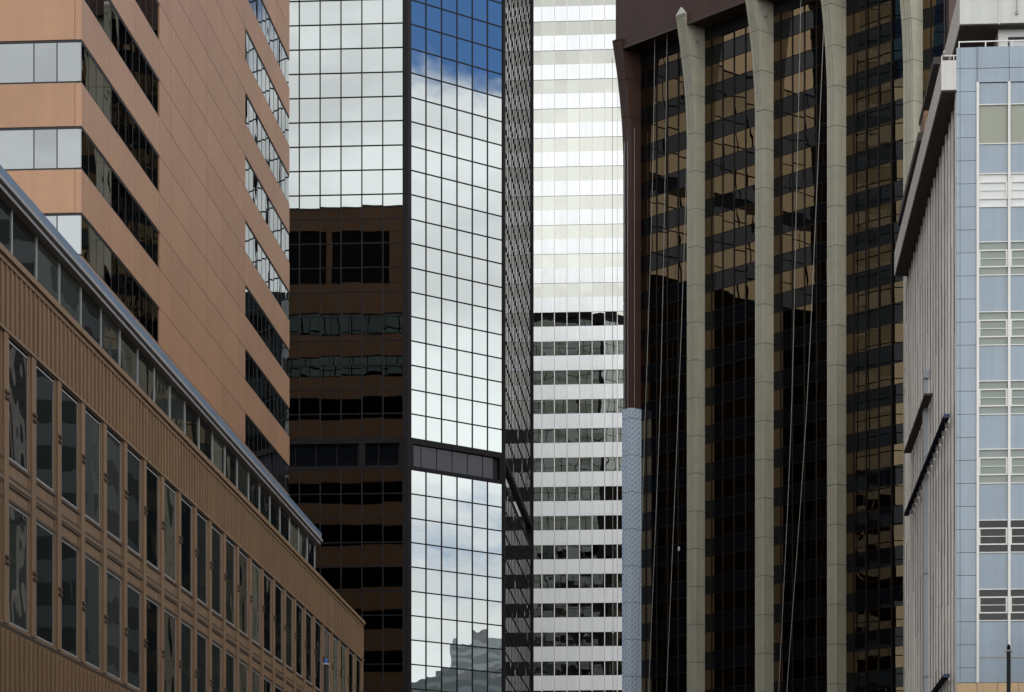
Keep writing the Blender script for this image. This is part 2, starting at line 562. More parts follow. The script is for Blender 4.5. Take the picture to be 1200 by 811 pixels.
# ------------------------------------------------------------------ low bronze building
BX, BY0, BY1 = -16.8, 48.0, 129.67
low_b = thing('office_building', 'low brown ribbed metal building with tall narrow windows and a glazed blue-roofed top storey', 'office building', (-22, 90, 0))
f = Fr(BX, 0, 0, 1)
m = MB()
m.box(f, BY0, BY1 - .02, 0, 18.7, -11.4, -0.22)
m.build('wall_core', M['core'], low_b)
BAY = 2.63
WIN = [64.1 + BAY * k for k in range(-6, 25)]
ROWS = [(14.29, 17.10), (10.36, 13.21)]
m = MB()
# ribbed bands
for z0, z1 in ((17.28, 18.82), (0.5, 10.18)):
    m.box(f, BY0, BY1, z0, z1, -0.22, 0.0)
    y = BY0 + .1
    while y < BY1 - .1:
        m.box(f, y, y + .10, z0 + .03, z1 - .03, 0.0, 0.055)
        m.box(f, y + .22, y + .25, z0 + .03, z1 - .03, 0.0, 0.02)
        y += .445
m.box(f, BY0, BY1 + .06, 18.82, 18.93, -0.3, 0.05)
m.box(f, BY0, BY1 + .10, 18.95, 19.10, -0.4, 0.12)
m.box(f, BY0, BY1 + .04, 17.20, 17.28, -0.2, 0.07)
# end wall
fe = Fr(BX, BY1, -1, 0)
m.box(fe, 0.0, 11.4, 0, 18.82, -0.02, 0.0)
# spandrels between the two rows, sill line
m.box(f, BY0, BY1, 13.34, 13.66, -0.22, -0.02)
m.box(f, BY0, BY1, 13.80, 14.16, -0.22, -0.02)
m.box(f, BY0, BY1, 13.69, 13.77, -0.22, 0.028)
m.box(f, BY0, BY1, 14.17, 14.27, -0.22, 0.005)
m.box(f, BY0, BY1, 13.22, 13.32, -0.22, 0.005)
m.box(f, BY0, BY1, 10.19, 10.34, -0.22, 0.008)
edges = [BY0] + [v for y in WIN for v in (y, y + 1.83)] + [BY1]
for z0, z1 in ROWS:
    for a, b in zip(edges[0::2], edges[1::2]):
        if b - a < .05:
            continue
        m.box(f, a, b, z0 - .02, z1 + .10, -0.22, -0.03)
        c = (a + b) / 2
        if z0 < 12:
            m.box(f, c - .20, c + .20, 10.30, 17.19, -0.02, 0.045)
            m.box(f, c - .40, c - .33, 10.30, 17.19, -0.02, 0.012)
m.build('wall', M['bronze_panel'], low_b)
m = MB()
for z0, z1 in ROWS:
    for a, b in zip(edges[0::2], edges[1::2]):
        c = (a + b) / 2
        zc = (z0 + z1) / 2 + .05
        m.box(f, c - .16, c + .16, zc, zc + .06, 0.045, 0.09)
        m.box(f, c - .16, c + .16, zc - .14, zc - .08, 0.045, 0.09)
m.box(f, BY0, BY1, 18.93, 18.95, -0.22, 0.03)
m.box(f, BY0, BY1, 17.16, 17.20, -0.22, 0.02)
m.box(f, BY0, BY1, 13.60, 13.685, -0.22, 0.02)
m.box(f, BY0, BY1, 13.775, 13.85, -0.22, 0.02)
m.box(f, BY0, BY1, 13.24, 13.30, -0.22, 0.02)
m.box(f, BY0, BY1, 14.18, 14.24, -0.22, 0.02)
m.box(f, BY0, BY1, 10.21, 10.27, -0.22, 0.02)
m.build('bracket', M['bronze_dark'], low_b)
for ri, (z0, z1) in enumerate(ROWS):
    for k, y in enumerate(WIN):
        if k < 5:
            continue
        gm = MB()
        gm.pane(f, y + .02, y + 1.81, z0 + .02, z1 - .02, -0.03, 0.0016)
        cur = (k in (9, 10, 15, 16, 22) or random.random() < 0.13)
        o = gm.build('window', G['curtain_win'] if cur else G['dark_win'], low_b)
        fm = MB()
        t = .035
        fm.box(f, y, y + t, z0, z1, -0.05, -0.012)
        fm.box(f, y + 1.83 - t, y + 1.83, z0, z1, -0.05, -0.024)
        fm.box(f, y + t, y + 1.83 - t, z0, z0 + t, -0.05, -0.012)
        fm.box(f, y + t, y + 1.83 - t, z1 - t, z1, -0.05, -0.012)
        fm.build('frame', M['light_frame'], o)
# glazed top storey, set back
PX, PY0, PY1 = -18.3, 50.0, 124.76
fp = Fr(PX, 0, 0, 1)
m = MB()
m.box(fp, PY0, PY1 - .1, 18.7, 22.1, -9, -0.25)
m.build('penthouse_core', M['core'], low_b)
ys = [70.33 + 2.6 * k for k in range(-7, 21)] + [PY1 - .12]
for a, b in zip(ys, ys[1:]):
    gm = MB()
    gm.pane(fp, a + .03, b - .03, 18.75, 22.0, -0.08, 0.0016)
    gm.build('penthouse_window', G['curtain_win'] if random.random() < .25 else G['dark_win'], low_b)
for y in ys:
    fm = MB()
    fm.box(fp, y - .028, y + .028, 18.72, 22.02, -0.1, -0.045)
    fm.build('mullion', M['light_frame'], low_b)
m = MB()
m.box(Fr(PX, PY1, -1, 0), 0.05, 9, 18.72, 22.02, -0.1, -0.02)
m.build('end_glass', G['dark_win'], low_b)
m = MB()
m.box(fp, PY0, PY1 + .12, 22.02, 22.12, -9.2, 0.16, 1)
m.box(fp, PY0, PY1 + .16, 22.15, 22.25, -9.2, 0.26, 1)
m.box(fp, PY0, PY1 + .20, 22.27, 22.55, -9.2, 0.20, 0)
m.build('roof', [M['roof_blue'], M['roof_grey']], low_b)

# ------------------------------------------------------------------ mirror-glass tower, an octagon in plan
CY = 216.0
c1 = (-24.44, CY)
c2 = (-17.265, 223.175)
c3 = (-17.265, 257.7)
c4 = (-24.44, 264.9)
XL = -60.0
mt = thing('office_tower', 'silver mirror glass tower with chamfered corners and a thin black grid', 'office tower', (-41, 240, 0))
m = MB()
ins = 0.3
m.prism([(XL, CY + ins), (c1[0] - .12, CY + ins), (c2[0] - ins, c2[1] + .12), (c3[0] - ins, c3[1] - .12), (c4[0] - .12, c4[1] - ins), (XL, c4[1] - ins)], 0, 146)
m.build('core', M['louvre'], mt)
FACES = [('left', Fr(c1[0], c1[1], 1, 0), [-.27 - 1.675 * k for k in range(0, 21)][::-1]),
         ('chamfer', Fr(c1[0], c1[1], 1, 1), [.35 + 1.6117 * k for k in range(0, 7)]),
         ('street', Fr(c2[0], c2[1], 0, 1), [.26 + 1.70 * k for k in range(0, 21)]),
         ('rear_chamfer', Fr(c3[0], c3[1], -1, 1), [.35 + 1.6117 * k for k in range(0, 7)]),
         ('rear', Fr(c4[0], c4[1], -1, 0), [.27 + 1.675 * k for k in range(0, 21)])]
RZ = 1.94
up = [45.31 + RZ * k for k in range(0, 52)]
dn = [42.82 - RZ * k for k in range(0, 22)][::-1]
stuff = MB()
for name, fr, us in FACES:
    front = name in ('left', 'chamfer', 'street')
    for zs in (up, dn):
        i0 = (len(zs) - 1) % 2
        if i0 == 1:
            groups = [[zs[0], zs[1]]] if zs is dn else []
        for i in range(0, len(zs) - 1, 2):
            band = zs[i:i + 3]
            vis = front and band[0] < 84 and band[-1] > 22
            gm = MB() if vis else stuff
            for z0, z1 in zip(band, band[1:]):
                for a, b in zip(us, us[1:]):
                    gm.pane(fr, a, b, z0, z1, -0.03, 0.0009)
            if vis:
                gm.build('glass_band', G['mirror'], mt)
    grid = MB()
    wv = .047
    for u in us[1:-1]:
        grid.box(fr, u - wv, u + wv, up[0], up[-1], -0.06, 0.012)
        grid.box(fr, u - wv, u + wv, dn[0], dn[-1], -0.06, 0.012)
    for zs in (up, dn):
        for z in zs:
            grid.box(fr, us[0], us[-1], z - wv, z + wv, -0.06, 0.014)
    grid.build('mullion_grid', M['black_metal'], mt)
    # recessed plant-floor band
    bm_ = MB()
    bm_.box(fr, us[0], us[-1], 45.31 - .42, 45.31 - .06, -0.5, 0.02)
    bm_.box(fr, us[0], us[-1], 42.88, 43.10, -0.5, 0.02)
    bm_.box(fr, us[0], us[0] + .30, 43.10, 44.89, -0.5, 0.02)
    bm_.box(fr, us[-1] - .30, us[-1], 43.10, 44.89, -0.5, 0.02)
    if name == 'left':
        for u in us[2:-2:4]:
            bm_.box(fr, u - .25, u + .25, 43.10, 44.89, -0.5, 0.0)
    bm_.build('plant_band', M['black_metal'], mt)
    wn = MB()
    hi = us[-1] - (.85 if name == 'chamfer' else .4)
    es = [us[0] + .31] + [u - .35 for u in us[1:] if us[0] + .8 < u - .35 < hi] + [hi]
    for a, b in zip(es, es[1:]):
        wn.pane(fr, a + .04, b - .04, 43.10, 44.85, -0.24, 0.0006)
    wn.build('plant_window', G['violet_win'] if name == 'chamfer' else G['black_glass'], mt)
stuff.build('glass_band', G['mirror'], mt, kind='stuff')
for (x, y), wd in ((c1, .60), (c2, .26), (c3, .26), (c4, .60)):
    m = MB()
    pts = [(x + wd * .62 * math.cos(R(a)), y + wd * .62 * math.sin(R(a))) for a in range(22, 382, 45)]
    m.prism(pts, 0, 146.3)
    m.build('corner_column', M['black_metal'], mt)
m = MB()
m.prism([(XL, CY - .05), (c1[0], CY - .05), (c2[0] + .05, c2[1]), (c3[0] + .05, c3[1]), (c4[0], c4[1] + .05), (XL, c4[1] + .05)], 145.0, 146.6)
m.build('parapet', M['black_metal'], mt)

# ------------------------------------------------------------------ white banded tower at the end of the street
DY = 425.0
wt = thing('office_tower', 'white office tower striped with bands of windows at the end of the street', 'office tower', (-26, 440, 0))
fd = Fr(0, DY, 1, 0)
DX0, DX1 = -64.2, 2.46
m = MB()
m.box(fd, DX0, DX1, 0, 192, -35, -0.35)
m.build('core', M['core'], wt)
PD = 4.5355
muls = [-26.94 + 1.96 * k for k in range(-19, 16)]
sp = MB()
for k in range(-23, 19):
    zb = 104.44 + PD * k
    zt = zb + 2.22
    # spandrel above this window
    for a, b in zip(muls, muls[1:]):
        sp.box(fd, a + .02, b - .02, zt, zt + PD - 2.22, -0.35, 0.0)
        c = (a + b) / 2
    gm = MB()
    for a, b in zip(muls, muls[1:]):
        gm.pane(fd, a + .02, b - .02, zb, zt, -0.12, 0.0012)
    o = gm.build('window', G['white_tower'], wt)
    fm = MB()
    for a in muls:
        fm.box(fd, a - .05, a + .05, zb + .03, zt - .03, -0.2, -0.02)
    fm.build('mullion', M['white_trim'], o)
sp.build('spandrel', M['white_panel'], wt)

# ------------------------------------------------------------------ brown tower with stone piers, turned 45 degrees
q = math.sqrt(.5)
EU = 1.184                             # metres per drawing unit of this tower


class FrUnit(Fr):
    def p(s, u, z, n=0.0):
        x, y, _ = Fr.p(s, u * EU, 0, n * EU)
        return (x, y, z * EU - 0.313)


EO = (16.80, 259.88)
e = FrUnit(EO[0], EO[1], q, -q)
et = thing('office_tower', 'dark brown tower with flared pale stone piers and bronze glass, turned to the street corner', 'office tower', (14, 280, 0))
PC = [-29.82, -21.85, -13.73, -5.61, 2.51]
PCN = PC[1:] + [10.63]
MOD = 8.12 / 6
EZ = 3.23
m = MB()
m.box(e, -30.2, 5.3, 0.3, 97, -26, -0.5)
m.build('core', M['brown_metal'], et)
m = MB()
m.box(e, -29.6, 5.2, 0.3, 84.0, -0.5, -0.35)
m.build('wall_core', M['core'], et)
low_w, low_s = MB(), MB()
for bi in range(5):
    c = PC[bi]
    cn = PCN[bi]
    ue = [cn - MOD * k for k in range(0, 7)][::-1]
    ue[0] = c + .5
    ue[-1] = cn - .5
    if bi == 4:
        ue = ue[:3]
    for k in range(-10, 15):
        zs0 = 35.18 + EZ * k
        zs1 = zs0 + 1.53
        zw1 = min(zs0 + EZ, 82.6)
        vis = k >= -3
        gm = MB() if vis else low_s
        for a, b in zip(ue, ue[1:]):
            gm.pane(e, a, b, zs0, zs1, -0.02, 0.0011)
        if vis:
            gm.build('spandrel', G['black_glass'], et)
        gm = MB() if vis else low_w
        glare_tint = bi == 3 and -2 <= k <= 9  # one pane column tinted as if mirroring bright sky
        for i, (a, b) in enumerate(zip(ue, ue[1:])):
            gm.pane(e, a, b, zs1, zw1, -0.02, 0.0011, mi=1 if glare_tint and i == 5 else 0)
        if vis:
            gm.build('window', [G['bronze'], G['glare_tint']], et)
low_s.build('spandrel', G['black_glass'], et, kind='stuff')
low_w.build('window', G['bronze'], et, kind='stuff')
m = MB()
for bi in range(5):
    c, cn = PC[bi], PCN[bi]
    for k in range(1, 6):
        u = cn - MOD * k
        if u > 5.3:
            continue
        m.box(e, u - .05, u + .05, 0.3, 82.6, -0.06, 0.04)
    for k in range(-10, 15):
        for z in (35.18 + EZ * k, 36.71 + EZ * k):
            m.box(e, c + .5, min(5.2, cn - .5), z - .02, z + .02, -0.06, 0.015)
m.build('mullion_grid', M['mullion_brown'], et)
m = MB()
m.box(e, -29.6, 5.2, 82.6, 83.7, -0.3, 0.0)
m.build('window_head', M['louvre'], et)


def pier_n(z):
    t = max(0.0, (z - 73.5) / 11.0)
    return 1.1 + 1.35 * t ** 1.9


def pier_segment(mb, uc, hw, z0, z1, steps, mi=0):
    zs = [z0 + (z1 - z0) * i / steps for i in range(steps + 1)]
    P = e.p
    for a, b in zip(zs, zs[1:]):
        na, nb = pier_n(a), pier_n(b)
        gv = .05
        # chamfered plan: front face with a shallow vertical groove each third
        us = [uc - hw, uc - hw * .3 - .012, uc - hw * .3 + .012, uc + hw * .3 - .012, uc + hw * .3 + .012, uc + hw]
        dp = [0, 0, 0, 0, 0, 0]
        for i in range(5):
            d = .03 if i in (1, 3) else 0.0
            mb.poly([P(us[i], a, na - d), P(us[i + 1], a, na - d), P(us[i + 1], b, nb - d), P(us[i], b, nb - d)], mi=mi)
        mb.poly([P(uc + hw, a, na), P(uc + hw, a, -.2), P(uc + hw, b, -.2), P(uc + hw, b, nb)], mi=mi)
        mb.poly([P(uc - hw, a, -.2), P(uc - hw, a, na), P(uc - hw, b, nb), P(uc - hw, b, -.2)], mi=mi)
    for z in (z0, z1):
        n_ = pier_n(z)
        mb.poly([P(uc - hw, z, n_), P(uc + hw, z, n_), P(uc + hw, z, -.2), P(uc - hw, z, -.2)], mi=mi)


for i, uc in enumerate(PC):
    m = MB()
    z = 0.3
    hw = .53
    while z < 84.3:
        z1 = min(z + EZ, 84.5)
        pier_segment(m, uc, hw, z + .02, z1 - .02, 6 if z1 > 72 else 1)
        z = z1
    brown = i == 0
    o = m.build('corner_pier' if brown else 'pier', M['brown_metal'] if brown else M['pier'], et)
    back = MB()
    back.box(e, uc - hw + .04, uc + hw - .04, 0, 74, -0.2, 1.04)
    back.build('joint_core', M['brown_metal'] if brown else M['grey_dark'], o)
    if not brown:
        cm = MB()
        nT = pier_n(84.5)
        P = e.p
        A_, B_, T_ = P(uc - hw, 84.5, nT), P(uc + hw, 84.5, nT), P(uc, 85.15, nT - .1)
        Cb, Db, Tb = P(uc - hw, 84.5, .5), P(uc + hw, 84.5, .5), P(uc, 85.15, .5)
        cm.poly([A_, B_, T_])
        cm.poly([A_, T_, Tb, Cb])
        cm.poly([B_, Db, Tb, T_])
        cm.build('cap', M['white_trim'], o)
        fl = MB()
        fl.box(e, uc + hw, uc + hw + .16, 82.3, 82.5, 0.9, 1.12)
        fl.build('floodlight', M['rail'], et)
    else:
        for u, n_ in ((uc - .30, 1.12), (uc + .10, 1.12), (uc + .55, 0.75)):
            rm = MB()
            rm.box(e, u - .025, u + .025, 46, 76.9, n_, n_ + .05)
            rm.build('rail', M['rail'], o)
        wm = MB()
        z = 3.0
        while z < 52.3:
            z1 = min(z + EZ, 52.35)
            wm.box(e, uc - hw - .07, uc - hw + .36, z + .02, z1 - .02, -.1, 1.19)
            wm.box(e, uc - hw + .39, uc + hw + .07, z + .02, z1 - .02, -.1, 1.19)
            z = z1
        wm.build('protective_sheet', M['wrap'], o, label='pale blue printed sheet wrapped round the lower corner pier')
        wm = MB()
        wm.box(e, uc - hw - .05, uc + hw + .05, 3.0, 52.3, -.1, 1.165)
        wm.build('sheet_backing', M['black_metal'], o)
# fascia
m = MB()
m.box(e, -30.2, 3.2, 83.7, 97.0, 0.0, 2.15)
m.build('fascia', M['brown_metal'], et)
m = MB()
m.box(e, -30.22, 3.22, 83.55, 83.7, 1.9, 2.17)
m.build('fascia_lip', M['bronze_dark'], et)

# ------------------------------------------------------------------ pale blue building on the right
FX, FY = 12.543, 143.55
fb_ = thing('office_building', 'pale blue panelled building with a ribbed concrete side and overhanging flat cornice', 'office building', (20, 164, 0))
ffr = Fr(FX, FY, 1, 0)
fsd = Fr(FX, FY, 0, -1)                # side face: u negative goes down the street; n points at -X
m = MB()
m.box(ffr, 0.3, 21.0, 0, 50.3, -40.8, -0.25)
m.build('core', M['core'], fb_)
# front wall panels
m = MB()
ztop = 50.56
cz = [ztop]
z = 49.45
joint = [50.56, 49.45]
while z > 18.2:
    z -= 1.2
    joint.append(z)
joint[-1] = 17.47
for a, b in zip(joint, joint[1:]):
    m.box(ffr, 0.0, 0.17, b + .012, a - .012, -0.25, 0.0)
    m.box(ffr, 0.19, 1.0, b + .012, a - .012, -0.25, 0.0)
cols = [(1.16 + 1.62 * k, 1.16 + 1.62 * k + 1.47) for k in range(0, 12)]
m.box(ffr, 1.02, 1.08, 49.46, 50.56, -0.25, 0.0)
m.box(ffr, 1.02, 1.08, 48.72, 49.43, -0.25, 0.0)
prev = 1.02
for k in range(0, 12):
    a, b = 1.09 + 1.62 * k, 1.09 + 1.62 * (k + 1)
    m.box(ffr, a + .012, b - .012, 49.46, ztop, -0.25, 0.0)
    m.box(ffr, a + .012, b - .012, 48.72, 49.43, -0.25, 0.0)
bands = [(47.58, 48.69), (42.23, 45.47), (38.67, 40.41), (35.03, 36.77), (31.43, 33.17), (27.84, 29.62), (24.24, 25.93), (20.69, 22.33)]
blue = [(47.58, 48.69), (43.98, 45.49), (40.43, 42.21), (36.79, 38.65), (33.19, 35.01), (29.64, 31.41), (25.95, 27.82), (22.35, 24.22), (18.82, 20.67), (17.47, 18.78)]
for z0, z1 in blue:
    for a, b in cols:
        m.box(ffr, a, b, z0 + .01, z1 - .01, -0.25, -0.06)
m.build('wall', M['blue_panel'], fb_)
m = MB()
for k in range(0, 13):
    u = 1.09 + 1.62 * k
    m.box(ffr, u - .07, u + .07, 17.47, 48.72, -0.2, 0.05)
m.build('mullion', M['white_trim'], fb_)
wins = [(45.49, 47.58, 'blind'), (42.21, 43.98, 'white'), (38.65, 40.43, 'olive'), (35.01, 36.79, 'olive'), (31.41, 33.19, 'olive'), (27.82, 29.64, 'olive'), (24.22, 25.95, 'dark'), (20.67, 22.35, 'dark')]
G['olive_win'] = glass('grey_green_window', (0.20, 0.235, 0.215), metal=0.0, amp=0.002, pillow=0.002, var=0.12)
G['lit_white_win'] = glass('lit_white_window', (0.62, 0.64, 0.63), metal=0.0, amp=0.001, pillow=0.001, var=0.04)  # white base colour stands in for brightly lit panes
G['blind_win'] = glass('olive_blind_window', (0.25, 0.27, 0.21), metal=0.0, amp=0.001, pillow=0.001, var=0.05)
for z0, z1, kd in wins:
    for ci, (a, b) in enumerate(cols):
        gm = MB()
        n_ = -0.10
        H = z1 - z0
        if kd == 'blind':
            gm.pane(ffr, a + .03, b - .03, z0 + .03, z1 - .03, n_, .001)
            br_ = [z0, z1]
        else:
            br_ = [z0, z0 + H * .26, z0 + H * .50, z0 + H * .74, z1]
            for p0, p1 in zip(br_, br_[1:]):
                gm.pane(ffr, a + .02, b - .02, p0 + .02, p1 - .02, n_, .001)
        gl = {'blind': 'blind_win', 'white': 'lit_white_win', 'olive': 'olive_win', 'dark': 'dark_win'}[kd]
        o = gm.build('window', G[gl], fb_)
        fm = MB()
        fm.box(ffr, a, b, z0, z0 + .05, n_ - .08, -.005)
        fm.box(ffr, a, b, z1 - .05, z1, n_ - .08, -.005)
        if kd != 'blind':
            fm.box(ffr, a, b, br_[1] - .035, br_[1] + .035, n_ - .05, -.02)
            fm.box(ffr, a, b, br_[3] - .035, br_[3] + .035, n_ - .05, -.02)
            fm.box(ffr, a, b, br_[2] - .018, br_[2] + .018, n_ - .05, -.05)
            fm.box(ffr, a, a + .07, br_[1] + .035, br_[3] - .035, n_ - .05, -.02)
            fm.box(ffr, b - .09, b, br_[1] + .035, br_[3] - .035, n_ - .05, -.02)
        fm.build('frame', M['white_trim'], o)
# belt course and stone base
m = MB()
m.box(ffr, 1.02, 21, 18.775, 18.825, -0.2, -0.03)
m.build('belt_course', M['concrete'], fb_)
m = MB()
for r_ in range(0, 28):
    z1 = 17.45 - r_ * .62
    x = 0.0 if r_ % 2 == 0 else -.5
    while x < 21:
        a, b = max(0.0, x), min(21, x + 1.05)
        if b - a > .05 and z1 - .61 > 0:
            m.box(ffr, a + .006, b - .006, z1 - .61, z1, -0.25, 0.02)
        x += 1.06
m.build('stone_base', M['tan_stone'], fb_)
# side wall: ribs
m = MB()
SL = 40.9
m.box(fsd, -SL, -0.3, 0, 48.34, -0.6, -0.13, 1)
PITCH = 2.0
npos = int(SL / PITCH)
for k in range(npos):
    u = -(1.5 + PITCH * k)
    zt = 48.34
    # fins are cast in storey lengths
    z = 0.0
    offs = random.uniform(0, 2.2)
    z1 = offs
    while z < zt:
        z1 = min(zt, z1)
        m.box(fsd, u - .22, u + .22, z + .008, z1 - .008, -0.20, -0.035 + random.uniform(-.015, .015), 0)
        z = z1
        z1 = z + 3.6
    z = .6 + (k * 0.45) % 1.2
    while z < zt - .8:
        if random.random() < .8:
            m.box(fsd, u - 1.6, u - .45, z, z + random.choice((.22, .3, .42)), -0.16, -0.12, 2)
        z += 1.2
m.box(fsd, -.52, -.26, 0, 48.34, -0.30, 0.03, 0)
m.build('side_wall', [M['fin'], M['fin_recess_shade'], M['vent']], fb_)
m = MB()
m.box(fsd, -20.6, -19.4, 8, 37.6, -0.10, 0.21)
m.box(fsd, -20.7, -19.2, 37.62, 38.1, -0.10, 0.23)
for z in (20, 26.1, 33):
    m.box(fsd, -20.65, -19.3, z, z + .25, -0.10, 0.235)
m.build('pilaster', M['pipe'], fb_)
# cornice with soffit
m = MB()
m.box(fsd, -37.4, -0.0, 48.36, 49.90, 0.004, 0.79)
m.box(fsd, -37.4, -0.26, 48.36, 49.90, -0.3, 0.002)
m.build('cornice', M['cornice_paint'], fb_)
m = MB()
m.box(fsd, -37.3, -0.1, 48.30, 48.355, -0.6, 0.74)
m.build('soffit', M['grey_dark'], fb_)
# upper gutter line
m = MB()
m.box(fsd, -17.6, -9.5, 52.9, 53.3, -3.0, 0.44)
m.box(fsd, -39.3, -21.0, 52.2, 52.7, -3.0, 0.44)
m.box(fsd, -39.0, -9.8, 49.9, 52.2, -5.0, -3.0)
m.build('gutter', M['grey_dark'], fb_)
# ledges on the side
m = MB()
m.box(fsd, -33.2, -15.9, 35.88, 36.00, -0.02, 0.46)
m.build('ledge', M['grey_dark'], fb_)
for z in (31.82, 18.05):
    aw = thing('wall_ledge', 'navy ledge with small pale hooks fixed high on the ribbed concrete wall' if z > 20 else 'lower navy ledge on the ribbed wall, cut by the bottom of the picture', 'ledge', (FX - .3, FY + 17, z), 'navy ledges on the ribbed wall')
    m = MB()
    m.box(fsd, -33.0, -2.6, z, z + .15, 0.15, 0.46)
    m.build('beam', M['navy'], aw)
    m = MB()
    m.box(fsd, -2.6, -2.35, z - .012, z + .162, 0.14, 0.47)
    m.build('end_cap', M['navy_bright'], aw)
    for k in range(14):
        u = -4.0 - 2.05 * k
        hm = MB()
        hm.box(fsd, u - .10, u + .10, z - .26, z - .005, 0.02, 0.26)
        hm.build('hook', M['light_frame'], aw)
# railing
m = MB()
fr_rail = Fr(FX, FY, 1, 0)
m.box(fr_rail, 0.12, 20, 50.90, 50.96, -0.3, -0.24)
for k in range(0, 15):
    m.box(fr_rail, .12 + 1.37 * k, .18 + 1.37 * k, 50.56, 50.90, -0.3, -0.24)
m.box(fsd, -0.9, -0.2, 50.42, 50.48, 0.6, 0.66)
m.box(Fr(FX, FY + .9, 1, 0), -0.70, 0.1, 50.40, 50.46, 0.0, 0.06)
for u in (-0.72, -.1):
    m.box(Fr(FX, FY + .9, 1, 0), u, u + .06, 49.9, 50.40, 0, .06)
m.build('railing', M['white_trim'], fb_)
# roof-top storey with overhanging slab
ph_y = 146.0
fph = Fr(12.93, ph_y, 1, 0)
m = MB()
m.box(fph, 0.0, 20, 52.62, 54.6, -22, 0.0)
m.box(fph, 2.02, 2.10, 52.55, 54.6, 0.0, 0.06)
m.build('roof_slab', M['slab_white'], fb_)
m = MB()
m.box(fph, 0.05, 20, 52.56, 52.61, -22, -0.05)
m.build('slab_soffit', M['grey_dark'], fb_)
m = MB()
m.box(fph, 2.1, 2.6, 50.3, 52.56, -12, -0.8)
m.box(fph, 2.6, 20, 52.15, 52.56, -12, -0.8)
m.box(fph, 2.6, 20, 50.3, 50.7, -12, -0.8)
m.build('penthouse_wall', M['white_trim'], fb_)
m = MB()
m.pane(fph, 2.66, 6.2, 50.75, 52.02, -1.0, .0005)
o = m.build('penthouse_window', G['lit_white_win'], fb_)
m = MB()
m.box(fph, 2.6, 2.68, 50.7, 52.15, -1.1, -0.85)
m.box(fph, 2.68, 6.3, 52.02, 52.15, -1.1, -0.85)
m.build('frame', M['dark_frame'], o)
m = MB()
m.tube([(15.9, 145.9, 54.5), (15.9, 145.9, 53.2)], .03, 6)
m.tube([(15.9, 145.9, 53.2), (15.9, 145.9, 53.05)], .07, 6)
m.build('conduit', M['roof_grey'], fb_)

# ------------------------------------------------------------------ brick building behind the blue one
bb = thing('office_building', 'sliver of brown brick building with a dark gutter, behind the concrete cornice', 'office building', (20, 178, 0))
m = MB()
bx = Fr(14.0, 184.9, 0, -1)
m.box(bx, -3.6, 0.0, 0, 60.6, -9, 0.0)
m.build('wall', M['brick'], bb)
m = MB()
m.box(bx, -3.7, 0.05, 60.6, 60.95, -9.2, .08)
m.build('gutter', M['grey_dark'], bb)

# ------------------------------------------------------------------ ropes on the brown tower
def rope(pts, r, label):
    # smooth through the given points
    P = [Vector((p[0] * EU, p[1] * EU, p[2] * EU - .313)) for p in pts]
    out = []
    for i in range(len(P) - 1):
        p0 = P[max(0, i - 1)]
        p1, p2 = P[i], P[i + 1]
        p3 = P[min(len(P) - 1, i + 2)]
        for k in range(8):
            t = k / 8
            out.append(tuple(0.5 * ((2 * p1) + (-p0 + p2) * t + (2 * p0 - 5 * p1 + 4 * p2 - p3) * t * t + (-p0 + 3 * p1 - 3 * p2 + p3) * t ** 3)))
    out.append(tuple(P[-1]))
    m = MB()
    m.tube(out, r, 6)
    o = m.build('rope', M['rope'])
    tag(o, label, 'rope', 'ropes hanging down the brown tower')
    return o


rope([(-5.2, 236.76, 83.7), (-5.46, 237.03, 69.4), (-6.14, 237.71, 48.8), (-6.9, 238.5, 26), (-7.6, 239.2, 6)], .025, 'pale rope down the bay beside the brown corner pier, nearest that pier')
rope([(-4.13, 235.7, 83.7), (-4.36, 235.93, 68.3), (-4.81, 236.38, 50.0), (-5.76, 237.33, 27.2), (-6.6, 238.2, 6)], .025, 'pale rope in the leftmost glass bay, second from the brown corner pier')
rope([(-2.2, 233.7, 83.7), (-2.51, 234.08, 68.9), (-3.21, 234.78, 49.7), (-4.18, 235.75, 27), (-5.1, 236.7, 6)], .025, 'pale rope leaving the first stone pier and slanting across the leftmost bay')
rope([(7.03, 224.54, 83.7), (6.63, 224.94, 65.3), (6.19, 225.38, 46.9), (5.23, 226.34, 25.9), (4.3, 227.3, 6)], .025, 'left one of two pale ropes down the bay between second and third stone piers')
rope([(8.95, 222.6, 83.7), (8.17, 223.4, 64.5), (7.33, 224.23, 46.7), (5.88, 225.69, 25.85), (4.6, 226.9, 6)], .025, 'right one of two pale ropes down the bay between second and third stone piers')
o = rope([(-9.05, 241.0, 83.6), (-9.02, 241.1, 60), (-9.0, 241.2, 30), (-9.0, 241.2, 6)], .025, 'thin pale rope hanging before the white striped tower beside the blue-wrapped pier')
for (x, y, z), lb in (((-3.10, 234.67, 39.2), 'small white weight hanging before the dark windows of the leftmost bay'), ((-9.0, 241.2, 33.0), 'small white weight on the rope before the white striped tower')):
    m = MB()
    x, y, z = x * EU, y * EU, z * EU - .313
    m.tube([(x, y, z + .2), (x, y, z + .12), (x, y, z - .05), (x, y, z - .2), (x, y, z - .28)], [.03, .08, .13, .10, .03], 8)
    tag(m.build('rope_weight', M['white_trim'], smooth=True), lb, 'weight', 'white weights on ropes')

# ------------------------------------------------------------------ lamp posts
def lamp_post(x, y, h, r, label, capmat):
    t = thing('lamp_post', label, 'lamp post', (x, y, .13), 'lamp posts along the kerb')
    m = MB()
    m.tube([(x, y, .13), (x, y, .5), (x, y, .52), (x, y, h - .16)], [r * 2.2, r * 2.2, r * 1.15, r], 12)
    m.build('shaft', M['post'], t, smooth=False)
    m = MB()
    m.tube([(x, y, h - .16), (x, y, h - .13)], r * 1.9, 12)
    m.build('collar', M['post_collar'], t)
    m = MB()
    m.tube([(x, y, h - .13), (x, y, h - .04), (x, y, h)], [r * .95, r * .9, r * .4], 12)
    m.build('cap', capmat, t)


